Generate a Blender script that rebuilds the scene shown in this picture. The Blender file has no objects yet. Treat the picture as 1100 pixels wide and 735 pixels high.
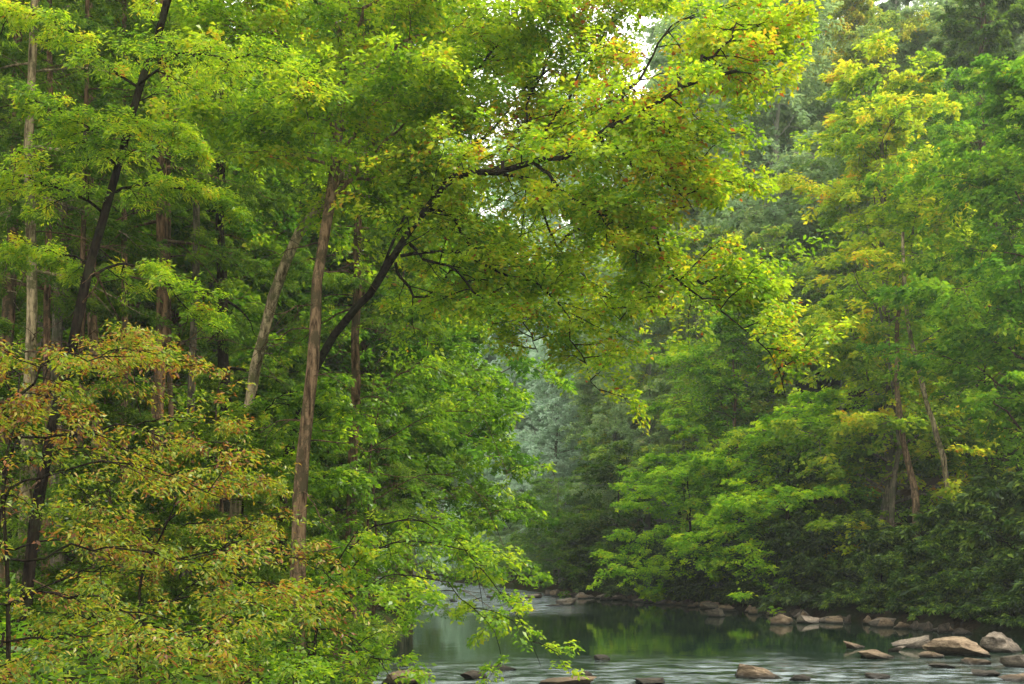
import bpy, math, random
import numpy as np
from mathutils import Vector, noise
scene = bpy.context.scene
C = scene.collection
R = math.radians
F = 1222.0; H = 2.5; HY = 595.0
def at(px, py, Y):
    return np.array([(px-550)*Y/F, Y, H-(py-HY)*Y/F])

# ------------------------------------------------------------------ tags
def tag(o, label=None, cat=None, group=None, kind=None):
    if label: o['label'] = label
    if cat: o['category'] = cat
    if group: o['group'] = group
    if kind: o['kind'] = kind
    return o
def empty(name, loc):
    o = bpy.data.objects.new(name, None); C.objects.link(o); o.location = loc
    o.empty_display_size = 0.3
    return o

# ------------------------------------------------------------------ materials
def newmat(name):
    m = bpy.data.materials.new(name); m.use_nodes = True
    nt = m.node_tree; nt.nodes.clear()
    out = nt.nodes.new('ShaderNodeOutputMaterial')
    return m, nt, out
def ramp(nt, stops):
    r = nt.nodes.new('ShaderNodeValToRGB')
    el = r.color_ramp.elements
    el[0].position, el[0].color = stops[0][0], (*stops[0][1], 1)
    el[1].position, el[1].color = stops[-1][0], (*stops[-1][1], 1)
    for p, c in stops[1:-1]:
        e = el.new(p); e.color = (*c, 1)
    return r
def leafmat(name, stops, trans=0.42, gloss=0.0, haze=0.0, hc=(.17, .24, .21)):
    m, nt, out = newmat(name)
    N = nt.nodes.new; L = nt.links.new
    a = N('ShaderNodeAttribute'); a.attribute_name = 'tint'
    r = ramp(nt, stops); L(a.outputs['Fac'], r.inputs[0])
    oi = N('ShaderNodeObjectInfo')
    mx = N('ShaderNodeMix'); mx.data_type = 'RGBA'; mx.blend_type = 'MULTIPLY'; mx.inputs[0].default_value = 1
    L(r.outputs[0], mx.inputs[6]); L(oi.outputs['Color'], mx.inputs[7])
    src = mx.outputs[2]
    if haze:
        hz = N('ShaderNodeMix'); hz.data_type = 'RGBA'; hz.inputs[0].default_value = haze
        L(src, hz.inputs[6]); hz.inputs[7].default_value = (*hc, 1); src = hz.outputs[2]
    p = N('ShaderNodeBsdfDiffuse'); L(src, p.inputs['Color'])
    t = N('ShaderNodeBsdfTranslucent')
    m2 = N('ShaderNodeMix'); m2.data_type = 'RGBA'; m2.blend_type = 'MULTIPLY'; m2.inputs[0].default_value = 1
    L(src, m2.inputs[6]); m2.inputs[7].default_value = (1.5-.5*haze, 1.5-.45*haze, 0.7+.3*haze, 1)
    L(m2.outputs[2], t.inputs['Color'])
    s = N('ShaderNodeMixShader'); s.inputs[0].default_value = trans
    L(p.outputs[0], s.inputs[1]); L(t.outputs[0], s.inputs[2])
    res = s.outputs[0]
    if gloss:
        gl = N('ShaderNodeBsdfGlossy'); gl.inputs['Roughness'].default_value = .42; gl.inputs['Color'].default_value = (1, 1, 1, 1)
        s2 = N('ShaderNodeMixShader'); s2.inputs[0].default_value = gloss
        L(res, s2.inputs[1]); L(gl.outputs[0], s2.inputs[2]); res = s2.outputs[0]
    L(res, out.inputs[0])
    return m
ST = [(0.0, (0.032, 0.088, 0.010)), (0.35, (0.150, 0.305, 0.017)), (0.6, (0.430, 0.545, 0.026)),
      (0.76, (0.590, 0.450, 0.034)), (0.88, (0.480, 0.130, 0.022)), (1.0, (0.220, 0.060, 0.022))]
BS = [(0.0, (0.036, 0.085, 0.010)), (0.3, (0.140, 0.230, 0.017)), (0.54, (0.320, 0.350, 0.026)), (0.64, (0.380, 0.250, 0.030)),
      (0.74, (0.270, 0.100, 0.028)), (1.0, (0.110, 0.045, 0.020))]
FS = [(0.0, (0.032, 0.096, 0.021)), (0.35, (0.135, 0.268, 0.034)), (0.65, (0.340, 0.440, 0.042)), (0.85, (0.50, 0.42, 0.05)), (1, (0.36, 0.17, 0.04))]
NS = [(0, (0.024, 0.072, 0.019)), (0.5, (0.100, 0.194, 0.031)), (1, (0.27, 0.37, 0.035))]
M_leaf = leafmat('leaf_green', ST, .55, .022)
M_beech = leafmat('leaf_rusty', BS, .47, .02)
M_leaf_far = leafmat('leaf_far', FS, 0.5)
M_needle = leafmat('needle_green', NS, 0.42)
M_glossy = leafmat('evergreen_leaf', [(0, (0.012, 0.038, 0.008)), (0.5, (0.052, 0.116, 0.020)), (1, (0.20, 0.29, 0.03))], 0.24, .03)
HZ = [(.18, leafmat('leaf_haze_thin', FS, .5, 0, .20, (.24, .33, .25)), leafmat('needle_haze_thin', NS, .42, 0, .28, (.24, .33, .25))),  # distance haze painted into the leaf colour, paler with each step
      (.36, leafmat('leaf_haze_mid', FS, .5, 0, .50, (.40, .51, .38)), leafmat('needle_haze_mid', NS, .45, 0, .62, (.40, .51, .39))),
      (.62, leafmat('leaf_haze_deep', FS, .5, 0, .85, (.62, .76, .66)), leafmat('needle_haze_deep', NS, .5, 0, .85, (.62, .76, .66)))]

def barkmat(name, c1, c2, c3, sc=6):
    m, nt, out = newmat(name); N = nt.nodes.new; L = nt.links.new
    tc = N('ShaderNodeTexCoord'); mp = N('ShaderNodeMapping'); mp.inputs['Scale'].default_value = (sc, sc, sc*0.18)
    L(tc.outputs['Object'], mp.inputs[0])
    n1 = N('ShaderNodeTexNoise'); n1.inputs['Scale'].default_value = 2.2; n1.inputs['Detail'].default_value = 8; n1.inputs['Roughness'].default_value = 0.7
    L(mp.outputs[0], n1.inputs['Vector'])
    n2 = N('ShaderNodeTexNoise'); n2.inputs['Scale'].default_value = 2.6; n2.inputs['Detail'].default_value = 8; n2.inputs['Roughness'].default_value = .75
    L(tc.outputs['Object'], n2.inputs['Vector'])
    r = ramp(nt, [(0.40, c1), (0.58, c2)]); L(n1.outputs[0], r.inputs[0])
    r2 = ramp(nt, [(0.49, (0, 0, 0)), (0.56, (1, 1, 1))]); L(n2.outputs[0], r2.inputs[0])
    mx = N('ShaderNodeMix'); mx.data_type = 'RGBA'; L(r2.outputs[0], mx.inputs[0]); L(r.outputs[0], mx.inputs[6]); mx.inputs[7].default_value = (*c3, 1)
    p = N('ShaderNodeBsdfDiffuse'); p.inputs['Roughness'].default_value = 0.9
    L(mx.outputs[2], p.inputs['Color'])
    b = N('ShaderNodeBump'); b.inputs['Strength'].default_value = 1; b.inputs['Distance'].default_value = 0.09
    L(n1.outputs[0], b.inputs['Height']); L(b.outputs[0], p.inputs['Normal']); L(p.outputs[0], out.inputs[0])
    return m
B_dark = barkmat('bark_dark', (0.010, 0.008, 0.007), (0.046, 0.034, 0.025), (0.040, 0.040, 0.022))
B_brown = barkmat('bark_brown', (0.045, 0.029, 0.018), (0.280, 0.175, 0.10), (0.09, 0.075, 0.04))
B_tan = barkmat('bark_tan', (0.070, 0.044, 0.027), (0.400, 0.260, 0.15), (0.13, 0.10, 0.055))
B_grey = barkmat('bark_grey', (0.065, 0.054, 0.042), (0.31, 0.25, 0.175), (0.11, 0.115, 0.065))
B_pale = barkmat('bark_pale', (0.10, 0.072, 0.042), (0.62, 0.49, 0.30), (0.17, 0.155, 0.075))
B_red = barkmat('bark_red', (0.055, 0.035, 0.022), (0.34, 0.205, 0.115), (0.11, 0.085, 0.05))
B_haze = barkmat('bark_haze', (0.16, 0.16, 0.125), (0.34, 0.32, 0.24), (0.25, 0.27, 0.2))  # far bark, with distance haze put into its colour

def rockmat(name, c1, c2):
    m, nt, out = newmat(name); N = nt.nodes.new; L = nt.links.new
    tc = N('ShaderNodeTexCoord'); g = N('ShaderNodeNewGeometry'); oi = N('ShaderNodeObjectInfo')
    ad = N('ShaderNodeVectorMath'); ad.operation = 'ADD'; L(tc.outputs['Object'], ad.inputs[0]); L(oi.outputs['Location'], ad.inputs[1])
    n1 = N('ShaderNodeTexNoise'); n1.inputs['Scale'].default_value = 2.5; n1.inputs['Detail'].default_value = 10; n1.inputs['Roughness'].default_value = 0.65
    L(ad.outputs[0], n1.inputs['Vector'])
    n2 = N('ShaderNodeTexNoise'); n2.inputs['Scale'].default_value = 12; n2.inputs['Detail'].default_value = 9; n2.inputs['Roughness'].default_value = .75; L(ad.outputs[0], n2.inputs['Vector'])
    r = ramp(nt, [(0.36, c1), (0.64, c2)]); L(n1.outputs[0], r.inputs[0])
    r2 = ramp(nt, [(0.34, (0.4, 0.4, 0.37)), (0.62, (1.25, 1.25, 1.25))]); L(n2.outputs[0], r2.inputs[0])
    mm = N('ShaderNodeMix'); mm.data_type = 'RGBA'; mm.blend_type = 'MULTIPLY'; mm.inputs[0].default_value = 1
    L(r.outputs[0], mm.inputs[6]); L(r2.outputs[0], mm.inputs[7])
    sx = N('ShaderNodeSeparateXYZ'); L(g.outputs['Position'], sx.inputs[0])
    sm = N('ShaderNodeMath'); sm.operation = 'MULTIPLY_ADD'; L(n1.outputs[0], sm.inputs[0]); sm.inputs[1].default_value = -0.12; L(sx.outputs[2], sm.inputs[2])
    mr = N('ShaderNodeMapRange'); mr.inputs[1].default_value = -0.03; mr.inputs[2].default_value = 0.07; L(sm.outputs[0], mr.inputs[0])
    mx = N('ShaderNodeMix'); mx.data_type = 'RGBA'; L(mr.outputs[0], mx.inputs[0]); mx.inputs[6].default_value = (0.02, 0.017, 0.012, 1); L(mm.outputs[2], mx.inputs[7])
    p = N('ShaderNodeBsdfPrincipled'); p.inputs['Specular IOR Level'].default_value = 0.3
    L(mx.outputs[2], p.inputs['Base Color'])
    rr = N('ShaderNodeMapRange'); rr.inputs[3].default_value = 0.25; rr.inputs[4].default_value = 0.85; L(mr.outputs[0], rr.inputs[0]); L(rr.outputs[0], p.inputs['Roughness'])
    b = N('ShaderNodeBump'); b.inputs['Strength'].default_value = 1; b.inputs['Distance'].default_value = 0.10
    L(n2.outputs[0], b.inputs['Height']); L(b.outputs[0], p.inputs['Normal']); L(p.outputs[0], out.inputs[0])
    return m
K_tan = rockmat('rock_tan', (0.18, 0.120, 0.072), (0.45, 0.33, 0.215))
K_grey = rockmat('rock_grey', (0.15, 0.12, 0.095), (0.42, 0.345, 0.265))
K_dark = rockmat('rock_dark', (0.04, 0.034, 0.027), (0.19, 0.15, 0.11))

# ------------------------------------------------------------------ mesh building
def mk_mesh(name, V, Q, mats, mi=None, tint=None, smooth=False):
    me = bpy.data.meshes.new(name)
    V = np.ascontiguousarray(V, dtype=np.float32); Q = np.ascontiguousarray(Q, dtype=np.int32)
    me.vertices.add(len(V)); me.vertices.foreach_set('co', V.ravel())
    me.loops.add(Q.size); me.loops.foreach_set('vertex_index', Q.ravel())
    me.polygons.add(len(Q)); me.polygons.foreach_set('loop_start', np.arange(0, Q.size, Q.shape[1], dtype=np.int32))
    for m in mats: me.materials.append(m)
    if mi is not None: me.polygons.foreach_set('material_index', np.ascontiguousarray(mi, dtype=np.int32))
    me.update(calc_edges=True)
    if smooth: me.shade_smooth()
    if tint is not None:
        at_ = me.attributes.new('tint', 'FLOAT', 'FACE'); at_.data.foreach_set('value', np.ascontiguousarray(tint, dtype=np.float32))
    return me
def mk_obj(name, me, parent=None):
    o = bpy.data.objects.new(name, me); C.objects.link(o)
    if parent: o.parent = parent
    return o
def nrm(v): return v/np.maximum(np.linalg.norm(v, axis=-1, keepdims=True), 1e-9)
def catmull(P, M):
    P = np.asarray(P, float)
    E = np.vstack([2*P[0]-P[1], P, 2*P[-1]-P[-2]])
    out = []
    for i in range(len(P)-1):
        p0, p1, p2, p3 = E[i:i+4]
        for t in np.linspace(0, 1, 12, endpoint=False):
            out.append(0.5*((2*p1)+(-p0+p2)*t+(2*p0-5*p1+4*p2-p3)*t*t+(-p0+3*p1-3*p2+p3)*t**3))
    out.append(P[-1]); out = np.array(out)
    d = np.r_[0, np.cumsum(np.linalg.norm(np.diff(out, axis=0), axis=1))]
    s = np.linspace(0, d[-1], M)
    return np.stack([np.interp(s, d, out[:, k]) for k in range(3)], 1)
def tubes(paths, radii, ns):
    B, M, _ = paths.shape
    T = nrm(np.gradient(paths, axis=1))
    ref = np.where(np.abs(T[..., 2:3]) > 0.8, np.array([1.0, 0, 0]), np.array([0, 0, 1.0]))
    ref = np.repeat(ref[:, M//2:M//2+1], M, axis=1)
    U = nrm(np.cross(T, ref)); W = np.cross(T, U)
    a = np.linspace(0, 2*np.pi, ns, endpoint=False)
    V = paths[:, :, None]+radii[:, :, None, None]*(np.cos(a)[None, None, :, None]*U[:, :, None]+np.sin(a)[None, None, :, None]*W[:, :, None])
    idx = np.arange(B*M*ns).reshape(B, M, ns)
    a0 = idx[:, :-1]; a1 = idx[:, 1:]
    Q = np.stack([a0, np.roll(a0, -1, 2), np.roll(a1, -1, 2), a1], -1).reshape(-1, 4)
    return V.reshape(-1, 3), Q
def samp(paths, bi, s):
    M = paths.shape[1]
    f = np.clip(s, 0, 0.9999)*(M-1); i = f.astype(int); u = (f-i)[:, None]
    a = paths[bi, i]; b = paths[bi, i+1]
    return a*(1-u)+b*u, nrm(b-a)
def side(paths, n, s0, s1, Lfn, ang, pitch, droop, M, rng, jit=0.05, pj=0.25):
    B = len(paths)
    bi = np.repeat(np.arange(B), n); k = np.tile(np.arange(n), B)
    s = s0+(s1-s0)*(k+rng.uniform(0.1, 0.9, B*n))/n
    P, T = samp(paths, bi, s)
    az = np.arctan2(T[:, 1], T[:, 0])
    vert = np.abs(T[:, 2]) > 0.8
    sg = np.where(k % 2 == 0, 1, -1)
    az = np.where(vert, k*2.39996+bi*1.3+rng.normal(0, .35, B*n), az+sg*(ang+rng.normal(0, .22, B*n)))
    pt = (pitch(s) if callable(pitch) else pitch)+rng.normal(0, pj, B*n)
    D = np.stack([np.cos(pt)*np.cos(az), np.cos(pt)*np.sin(az), np.sin(pt)], -1)
    L = Lfn(s, bi)*rng.uniform(0.65, 1.25, B*n)
    u = np.linspace(0, 1, M)
    path = P[:, None]+D[:, None]*L[:, None, None]*u[None, :, None]
    path[:, :, 2] -= (droop*L)[:, None]*u[None]**2
    j = np.cumsum(rng.normal(0, 1, (B*n, M, 3)), axis=1)*(L*jit)[:, None, None]*u[None, :, None]
    return path+j, bi, s, L
def leaf_quads(P, D, N, L, W, fold=0.15, droop=0.15):
    D = nrm(D); S = nrm(np.cross(D, N)); N = np.cross(S, D)
    L = L[:, None]; W = W[:, None]
    v0 = P; v1 = P+D*L*.45+S*W*.5+N*W*fold; v2 = P+D*L-N*L*droop; v3 = P+D*L*.45-S*W*.5+N*W*fold
    V = np.stack([v0, v1, v2, v3], 1).reshape(-1, 3)
    return V, np.arange(len(V)).reshape(-1, 4)
def foliage(sp, spL, T, K, tw, leafL, leafW, rng, tilt=0.45, hang=0.25, scat=.035):
    S = len(sp); n = S*T*K
    b = np.repeat(np.arange(S), T); k = np.tile(np.arange(T), S)
    s = 0.12+0.88*(k+rng.uniform(0, 1, S*T))/T
    P, Tn = samp(sp, b, s)
    up = np.array([0, 0, 1.0])+rng.normal(0, .3, (S, 3))
    sd = nrm(np.cross(Tn, up[b])); sg = np.where(k % 2 == 0, 1, -1)[:, None]
    aa = rng.uniform(0.5, 1.1, (S*T, 1))
    D = nrm(Tn*np.cos(aa)+sd*sg*np.sin(aa)+rng.normal(0, .18, (S*T, 3)))
    tl = tw*spL[b]*(1.15-s*0.85)*rng.uniform(.6, 1.3, S*T)
    b2 = np.repeat(np.arange(S*T), K); q = np.tile(np.arange(K), S*T)
    v = (q+rng.uniform(.2, 1, n))/K
    LP = P[b2]+D[b2]*(tl[b2]*v)[:, None]
    LP[:, 2] -= .15*tl[b2]*v**2
    LP += rng.normal(0, scat, (n, 3))
    perp = np.cross(D[b2], up[b[b2]])
    LD = D[b2]+perp*(np.where(q % 2 == 0, .8, -.8)+rng.normal(0, .4, n))[:, None]
    LD[:, 2] -= hang*rng.uniform(-.4, 2, n)
    LN = np.array([0, 0, 1.0])+rng.normal(0, tilt, (n, 3))
    sc = rng.uniform(.55, 1.25, n)
    V, Q = leaf_quads(LP, LD, LN, leafL*sc, leafW*sc*rng.uniform(.8, 1.15, n))
    return V, Q, LP, b[b2]

def grow(prefix, base, trunk, r0, r1, rng, limbs=None, limb_r=(.06, .012), auto=None, l2=None, sp=None, leaf=None, tint=None, mat=None, bark=None, ns=10, trunk_m=22, flare=1.5, extra_tip=True, ljit=.035, dead=0, wobble=.10):
    base = np.asarray(base, float)
    root = empty(prefix, base)
    tp = catmull(np.asarray(trunk, float), trunk_m)[None]-base
    u = np.linspace(0, 1, trunk_m)
    wob = np.cumsum(rng.normal(0, r0*wobble, (trunk_m, 3)), 0); wob[:, 2] = 0; wob[0] = 0
    tp = tp+wob[None]*np.minimum(1, u*4)[None, :, None]
    rad = (r0*(1-u)+r1*u)*(1+(flare-1)*np.exp(-u*18))*(1+rng.normal(0, .045, trunk_m))
    tV, tQ = tubes(tp, rad[None], ns)
    allp = []
    vs, qs, off = [tV], [tQ], len(tV)
    def add(V, Q):
        nonlocal off
        vs.append(V); qs.append(Q+off); off += len(V)
    if limbs:
        for lp in limbs:
            p = catmull(np.asarray(lp, float), 16)[None]-base
            j = np.cumsum(rng.normal(0, ljit, (16, 3)), 0); j[0] = 0; p = p+j[None]
            uu = np.linspace(0, 1, 16)
            V, Q = tubes(p, ((limb_r[0]*(1-uu)+limb_r[1]*uu))[None], 7)
            mk_obj('limb', mk_mesh('limb', V, Q, [bark], smooth=True), root)
            allp.append(p[0])
    if auto:
        ap, bi, s, L = side(tp, auto['n'], auto['s0'], auto['s1'], auto['L'], 1.0, auto['pitch'], auto['droop'], 10, rng, auto.get('jit', .02), auto.get('pj', .15))
        rr = np.interp(s, u, rad)*.36
        uu = np.linspace(0, 1, 10)
        V, Q = tubes(ap, rr[:, None]*(1-uu*.85)[None], 5); add(V, Q)
        allp += [catmull(a, 16) for a in ap]
    if extra_tip and not auto:
        allp.append(catmull(tp[0][trunk_m//2:], 16))
    if dead:
        dp, bi, s, L = side(tp, dead, .10, .5, lambda s, b: rng.uniform(.7, 2.2, len(s)), 1., .1, .3, 8, rng, .05, .3)
        d2, b2_, s, L = side(dp, 3, .3, .9, lambda s, b: .6, .7, .0, .2, 5, rng, .05, .4)
        for k in range(len(dp)):
            V, Q = tubes(dp[k:k+1], np.linspace(.017, .006, 8)[None], 5)
            V2, Q2 = tubes(d2[3*k:3*k+3], np.full(3, .008)[:, None]*np.linspace(1, .4, 5)[None], 4)
            mk_obj('dead_branch', mk_mesh('dead_branch', np.vstack([V, V2]), np.vstack([Q, Q2+len(V)]), [B_brown], smooth=True), root)
    tm = mk_obj('trunk', mk_mesh('trunk', np.vstack(vs), np.vstack(qs), [bark], smooth=True), root)
    allp = np.array(allp)
    Ls = np.linalg.norm(np.diff(allp, axis=1), axis=2).sum(1)
    b2, bi, s2, L2 = side(allp, l2['n'], l2.get('s0', .12), l2.get('s1', 1), lambda s, b: l2['L']*np.minimum(1, Ls[b]/l2.get('ref', 4))*(1-.45*s), l2.get('ang', .8), l2.get('pitch', 0.05), l2.get('droop', .25), 7, rng, .06, l2.get('pj', .3))
    uu = np.linspace(0, 1, 7)
    rb = l2.get('r', .016)
    V2, Q2 = tubes(b2, np.full(len(b2), rb)[:, None]*(1-.8*uu)[None], 4)
    s3, bi3, ss3, L3 = side(b2, sp['n'], .15, 1, lambda s, b: sp['L']*(1-.35*s)*np.minimum(1.2, L2[b]/l2['L']), sp.get('ang', .75), sp.get('pitch', -.02), sp.get('droop', .2), 5, rng, .05, sp.get('pj', .3))
    V3, Q3 = tubes(s3, np.full(len(s3), rb*.42)[:, None]*np.linspace(1, .3, 5)[None], 3)
    Vl, Ql, LP, si = foliage(s3, L3, sp['T'], sp['K'], sp.get('tw', .45), leaf[0], leaf[1], rng, sp.get('tilt', .45), sp.get('hang', .25), sp.get('scat', .035))
    n = len(Ql)
    tv = tint['m']+rng.normal(0, tint.get('s', .08), n)+rng.normal(0, tint.get('c', .08), len(s3))[si]+rng.normal(0, tint.get('b', .05), len(b2))[bi3[si]]
    if 'f' in tint: tv = tv+tint['f'](LP+base, rng)
    tv = np.clip(tv, 0.02, .98)
    V = np.vstack([Vl, V2, V3]); Q = np.vstack([Ql, Q2+len(Vl), Q3+len(Vl)+len(V2)])
    mi = np.r_[np.zeros(n), np.ones(len(Q2)+len(Q3))]
    mk_obj('crown', mk_mesh('crown', V, Q, [mat, bark], mi, np.r_[tv, np.zeros(len(Q2)+len(Q3))]), root)
    return root
def override(o, slot, m):
    o.material_slots[slot].link = 'OBJECT'; o.material_slots[slot].material = m
def dup(root, loc, rz, sc, label, cat=None, group=None, color=None, haze=None):
    r = root.copy(); C.objects.link(r); r.location = loc; r.rotation_euler = (0, 0, rz); r.scale = sc
    for k in ('label', 'category', 'group'):
        if k in r: del r[k]
    tag(r, label, cat or root.get('category'), group)
    for ch in list(root.children):
        c = ch.copy(); C.objects.link(c); c.parent = r
        if c.name.startswith('crown'):
            if color: c.color = (*color, 1)
            if haze is not None:
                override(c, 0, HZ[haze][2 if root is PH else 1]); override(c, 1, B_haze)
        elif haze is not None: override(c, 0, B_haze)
    return r

# ------------------------------------------------------------------ terrain
YR = np.array([-80, 0, 20, 35, 44, 54, 68, 85, 110, 140, 180, 260, 520]); XR = np.array([24, 18, 16.5, 14.8, 11.8, 9.2, 3.2, -1.5, -8, -22, -50, -130, -420])
YL = np.array([-80, 0, 12, 22, 35, 55, 70, 85, 110, 140, 180, 260, 520]); XL = np.array([-2, -2.3, -2.8, -2.6, -3.4, -4.5, -6, -10, -17, -34, -66, -150, -460])
def sst(x, a, b):
    t = np.clip((x-a)/(b-a), 0, 1); return t*t*(3-2*t)
def gz(x, y):
    x = np.asarray(x, float); y = np.asarray(y, float)
    sl = 1/np.sqrt(1+sst(y, 40, 110)*.35)
    dr = (x-np.interp(y, YR, XR))*sl; dl = (np.interp(y, YL, XL)-x)*sl
    w = .25*np.sin(x*.9+y*.37)+.18*np.sin(x*.31-y*1.1+1)+.3*np.sin(x*.17+y*.13)
    far = 1-.5*sst(y, 140, 240)
    zr = -.6+1.1*sst(dr, -.7, 1.1)+.16*np.clip(dr-.8, 0, 4)+.98*np.clip(dr-4.5, 0, 75)*far+w*sst(dr, 0, 6)
    zl = -.6+1.2*sst(dl, -.7, .9)+.10*np.clip(dl-.8, 0, 9)+.42*np.clip(dl-9, 0, 75)*far+w*sst(dl, 0, 6)*.6
    return np.maximum(zr, zl)+.04*np.sin(x*2.3+y*1.7)
def axis(lo, a, b, hi, fine, coarse):
    return np.r_[np.arange(lo, a, coarse), np.arange(a, b, fine), np.arange(b, hi+1, coarse)]
gx = axis(-420, -30, 45, 330, .6, 6); gy = axis(-80, -5, 120, 520, .8, 6)
GX, GY = np.meshgrid(gx, gy)
V = np.stack([GX, GY, gz(GX, GY)], -1).reshape(-1, 3)
i = np.arange(GX.size).reshape(GX.shape)
Q = np.stack([i[:-1, :-1], i[:-1, 1:], i[1:, 1:], i[1:, :-1]], -1).reshape(-1, 4)
m, nt, out = newmat('forest_floor'); N = nt.nodes.new; L = nt.links.new
tc = N('ShaderNodeTexCoord')
n1 = N('ShaderNodeTexNoise'); n1.inputs['Scale'].default_value = .5; n1.inputs['Detail'].default_value = 8; L(tc.outputs['Object'], n1.inputs['Vector'])
n2 = N('ShaderNodeTexNoise'); n2.inputs['Scale'].default_value = 6; n2.inputs['Detail'].default_value = 8; L(tc.outputs['Object'], n2.inputs['Vector'])
r1 = ramp(nt, [(.3, (.014, .010, .006)), (.7, (.065, .045, .024))]); L(n2.outputs[0], r1.inputs[0])
r2 = ramp(nt, [(.45, (0, 0, 0)), (.62, (1, 1, 1))]); L(n1.outputs[0], r2.inputs[0])
mx = N('ShaderNodeMix'); mx.data_type = 'RGBA'; L(r2.outputs[0], mx.inputs[0]); L(r1.outputs[0], mx.inputs[6]); mx.inputs[7].default_value = (.022, .042, .010, 1)
p = N('ShaderNodeBsdfDiffuse'); L(mx.outputs[2], p.inputs['Color'])
bp = N('ShaderNodeBump'); bp.inputs['Distance'].default_value = .1; L(n2.outputs[0], bp.inputs['Height']); L(bp.outputs[0], p.inputs['Normal']); L(p.outputs[0], out.inputs[0])
tag(mk_obj('ground', mk_mesh('ground', V, Q, [m], smooth=True)), kind='structure')

# water
m, nt, out = newmat('river_water'); N = nt.nodes.new; L = nt.links.new
g = N('ShaderNodeNewGeometry'); sx = N('ShaderNodeSeparateXYZ'); L(g.outputs['Position'], sx.inputs[0])
def mathn(op, a, b=None, c=None):
    x = N('ShaderNodeMath'); x.operation = op
    for k, v in enumerate((a, b, c)):
        if v is None: continue
        if isinstance(v, (int, float)): x.inputs[k].default_value = v
        else: L(v, x.inputs[k])
    return x.outputs[0]
def mrange(v, a, b, c=0, d=1):
    x = N('ShaderNodeMapRange'); x.inputs[1].default_value = a; x.inputs[2].default_value = b; x.inputs[3].default_value = c; x.inputs[4].default_value = d
    x.interpolation_type = 'SMOOTHSTEP'; L(v, x.inputs[0]); return x.outputs[0]
def noi(sc, det, rough=.5, vec=None, scl=(1, 1, 1)):
    mp = N('ShaderNodeMapping'); mp.inputs['Scale'].default_value = scl; L(g.outputs['Position'], mp.inputs[0])
    x = N('ShaderNodeTexNoise'); x.inputs['Scale'].default_value = sc; x.inputs['Detail'].default_value = det; x.inputs['Roughness'].default_value = rough
    L(mp.outputs[0], x.inputs['Vector']); return x.outputs[0]
edge = noi(.25, 3)
near = mrange(mathn('MULTIPLY_ADD', edge, 8.0, sx.outputs[1]), 33, 26.5)
farr = mathn('MULTIPLY', mrange(sx.outputs[1], 44, 51), mrange(sx.outputs[0], 4.0, 0.5))
rip = mathn('MAXIMUM', near, farr)
fine = noi(2.4, 5, .6, scl=(1, .7, 1)); big = noi(.7, 3)
hgt = mathn('ADD', mathn('MULTIPLY', fine, .5), mathn('MULTIPLY', big, .8))
bp = N('ShaderNodeBump'); bp.inputs['Distance'].default_value = .14
L(mathn('MULTIPLY_ADD', rip, .8, .03), bp.inputs['Strength']); L(hgt, bp.inputs['Height'])
p = N('ShaderNodeBsdfPrincipled'); p.inputs['Base Color'].default_value = (.009, .024, .012, 1); p.inputs['Roughness'].default_value = .04; p.inputs['IOR'].default_value = 1.33
L(bp.outputs[0], p.inputs['Normal'])
fo = noi(1.7, 9, .74, scl=(.6, 1.0, 1))
foam_sheen = mathn('MULTIPLY', mrange(fo, .42, .68), mathn('MAXIMUM', mathn('MULTIPLY', farr, .9), mathn('MULTIPLY', near, .45)))  # white water at the rapids; near band also paints sky sheen on riffles
df = N('ShaderNodeBsdfDiffuse'); df.inputs[0].default_value = (.58, .67, .72, 1)
ms = N('ShaderNodeMixShader'); L(foam_sheen, ms.inputs[0]); L(p.outputs[0], ms.inputs[1]); L(df.outputs[0], ms.inputs[2]); L(ms.outputs[0], out.inputs[0])
wx = np.linspace(-420, 60, 60); wy = np.linspace(-80, 500, 60)
GX, GY = np.meshgrid(wx, wy); i = np.arange(GX.size).reshape(GX.shape)
Q = np.stack([i[:-1, :-1], i[:-1, 1:], i[1:, 1:], i[1:, :-1]], -1).reshape(-1, 4)
tag(mk_obj('river_water', mk_mesh('river_water', np.stack([GX, GY, GX*0], -1).reshape(-1, 3), Q, [m])), kind='structure')

# mist hanging in the gorge
m, nt, out = newmat('mist'); vs_ = nt.nodes.new('ShaderNodeVolumeScatter')
vs_.inputs['Color'].default_value = (.93, 1, .97, 1); vs_.inputs['Density'].default_value = .0006; vs_.inputs['Anisotropy'].default_value = .2
nt.links.new(vs_.outputs[0], out.inputs['Volume'])
x0, x1, y0, y1, z0, z1 = -450, 350, -90, 540, -3, 90
V = np.array([[x, y, z] for z in (z0, z1) for y in (y0, y1) for x in (x0, x1)], float)
Q = np.array([[0, 2, 3, 1], [4, 5, 7, 6], [0, 1, 5, 4], [2, 6, 7, 3], [0, 4, 6, 2], [1, 3, 7, 5]])
tag(mk_obj('mist', mk_mesh('mist', V, Q, [m])), kind='structure')

# ------------------------------------------------------------------ left bank hero trees
rg = np.random.default_rng
def gbase(px, Y, dz=-.25):
    x = (px-550)*Y/F; return np.array([x, Y, float(gz(x, Y))+dz])
def path(lst): return [at(*p) for p in lst]
def blobs(lst):
    pts = [(at(*q[:3]), q[3], q[4]) for q in lst]
    def f(P, rng):
        v = np.zeros(len(P))
        for c, r, a in pts: v += a*np.exp(-((P-c)**2).sum(1)/(r*r))
        return v*(rng.uniform(0, 1, len(P)) < .24)+.36*(rng.uniform(0, 1, len(P)) < .02)
    return f
L2 = dict(n=17, L=1.6, ang=.8, droop=.12, ref=3.5, r=.012, pj=.4)
SP = dict(n=7, L=.84, T=10, K=4, tw=.50, tilt=.68, hang=.15, droop=.15, scat=.06)

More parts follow.
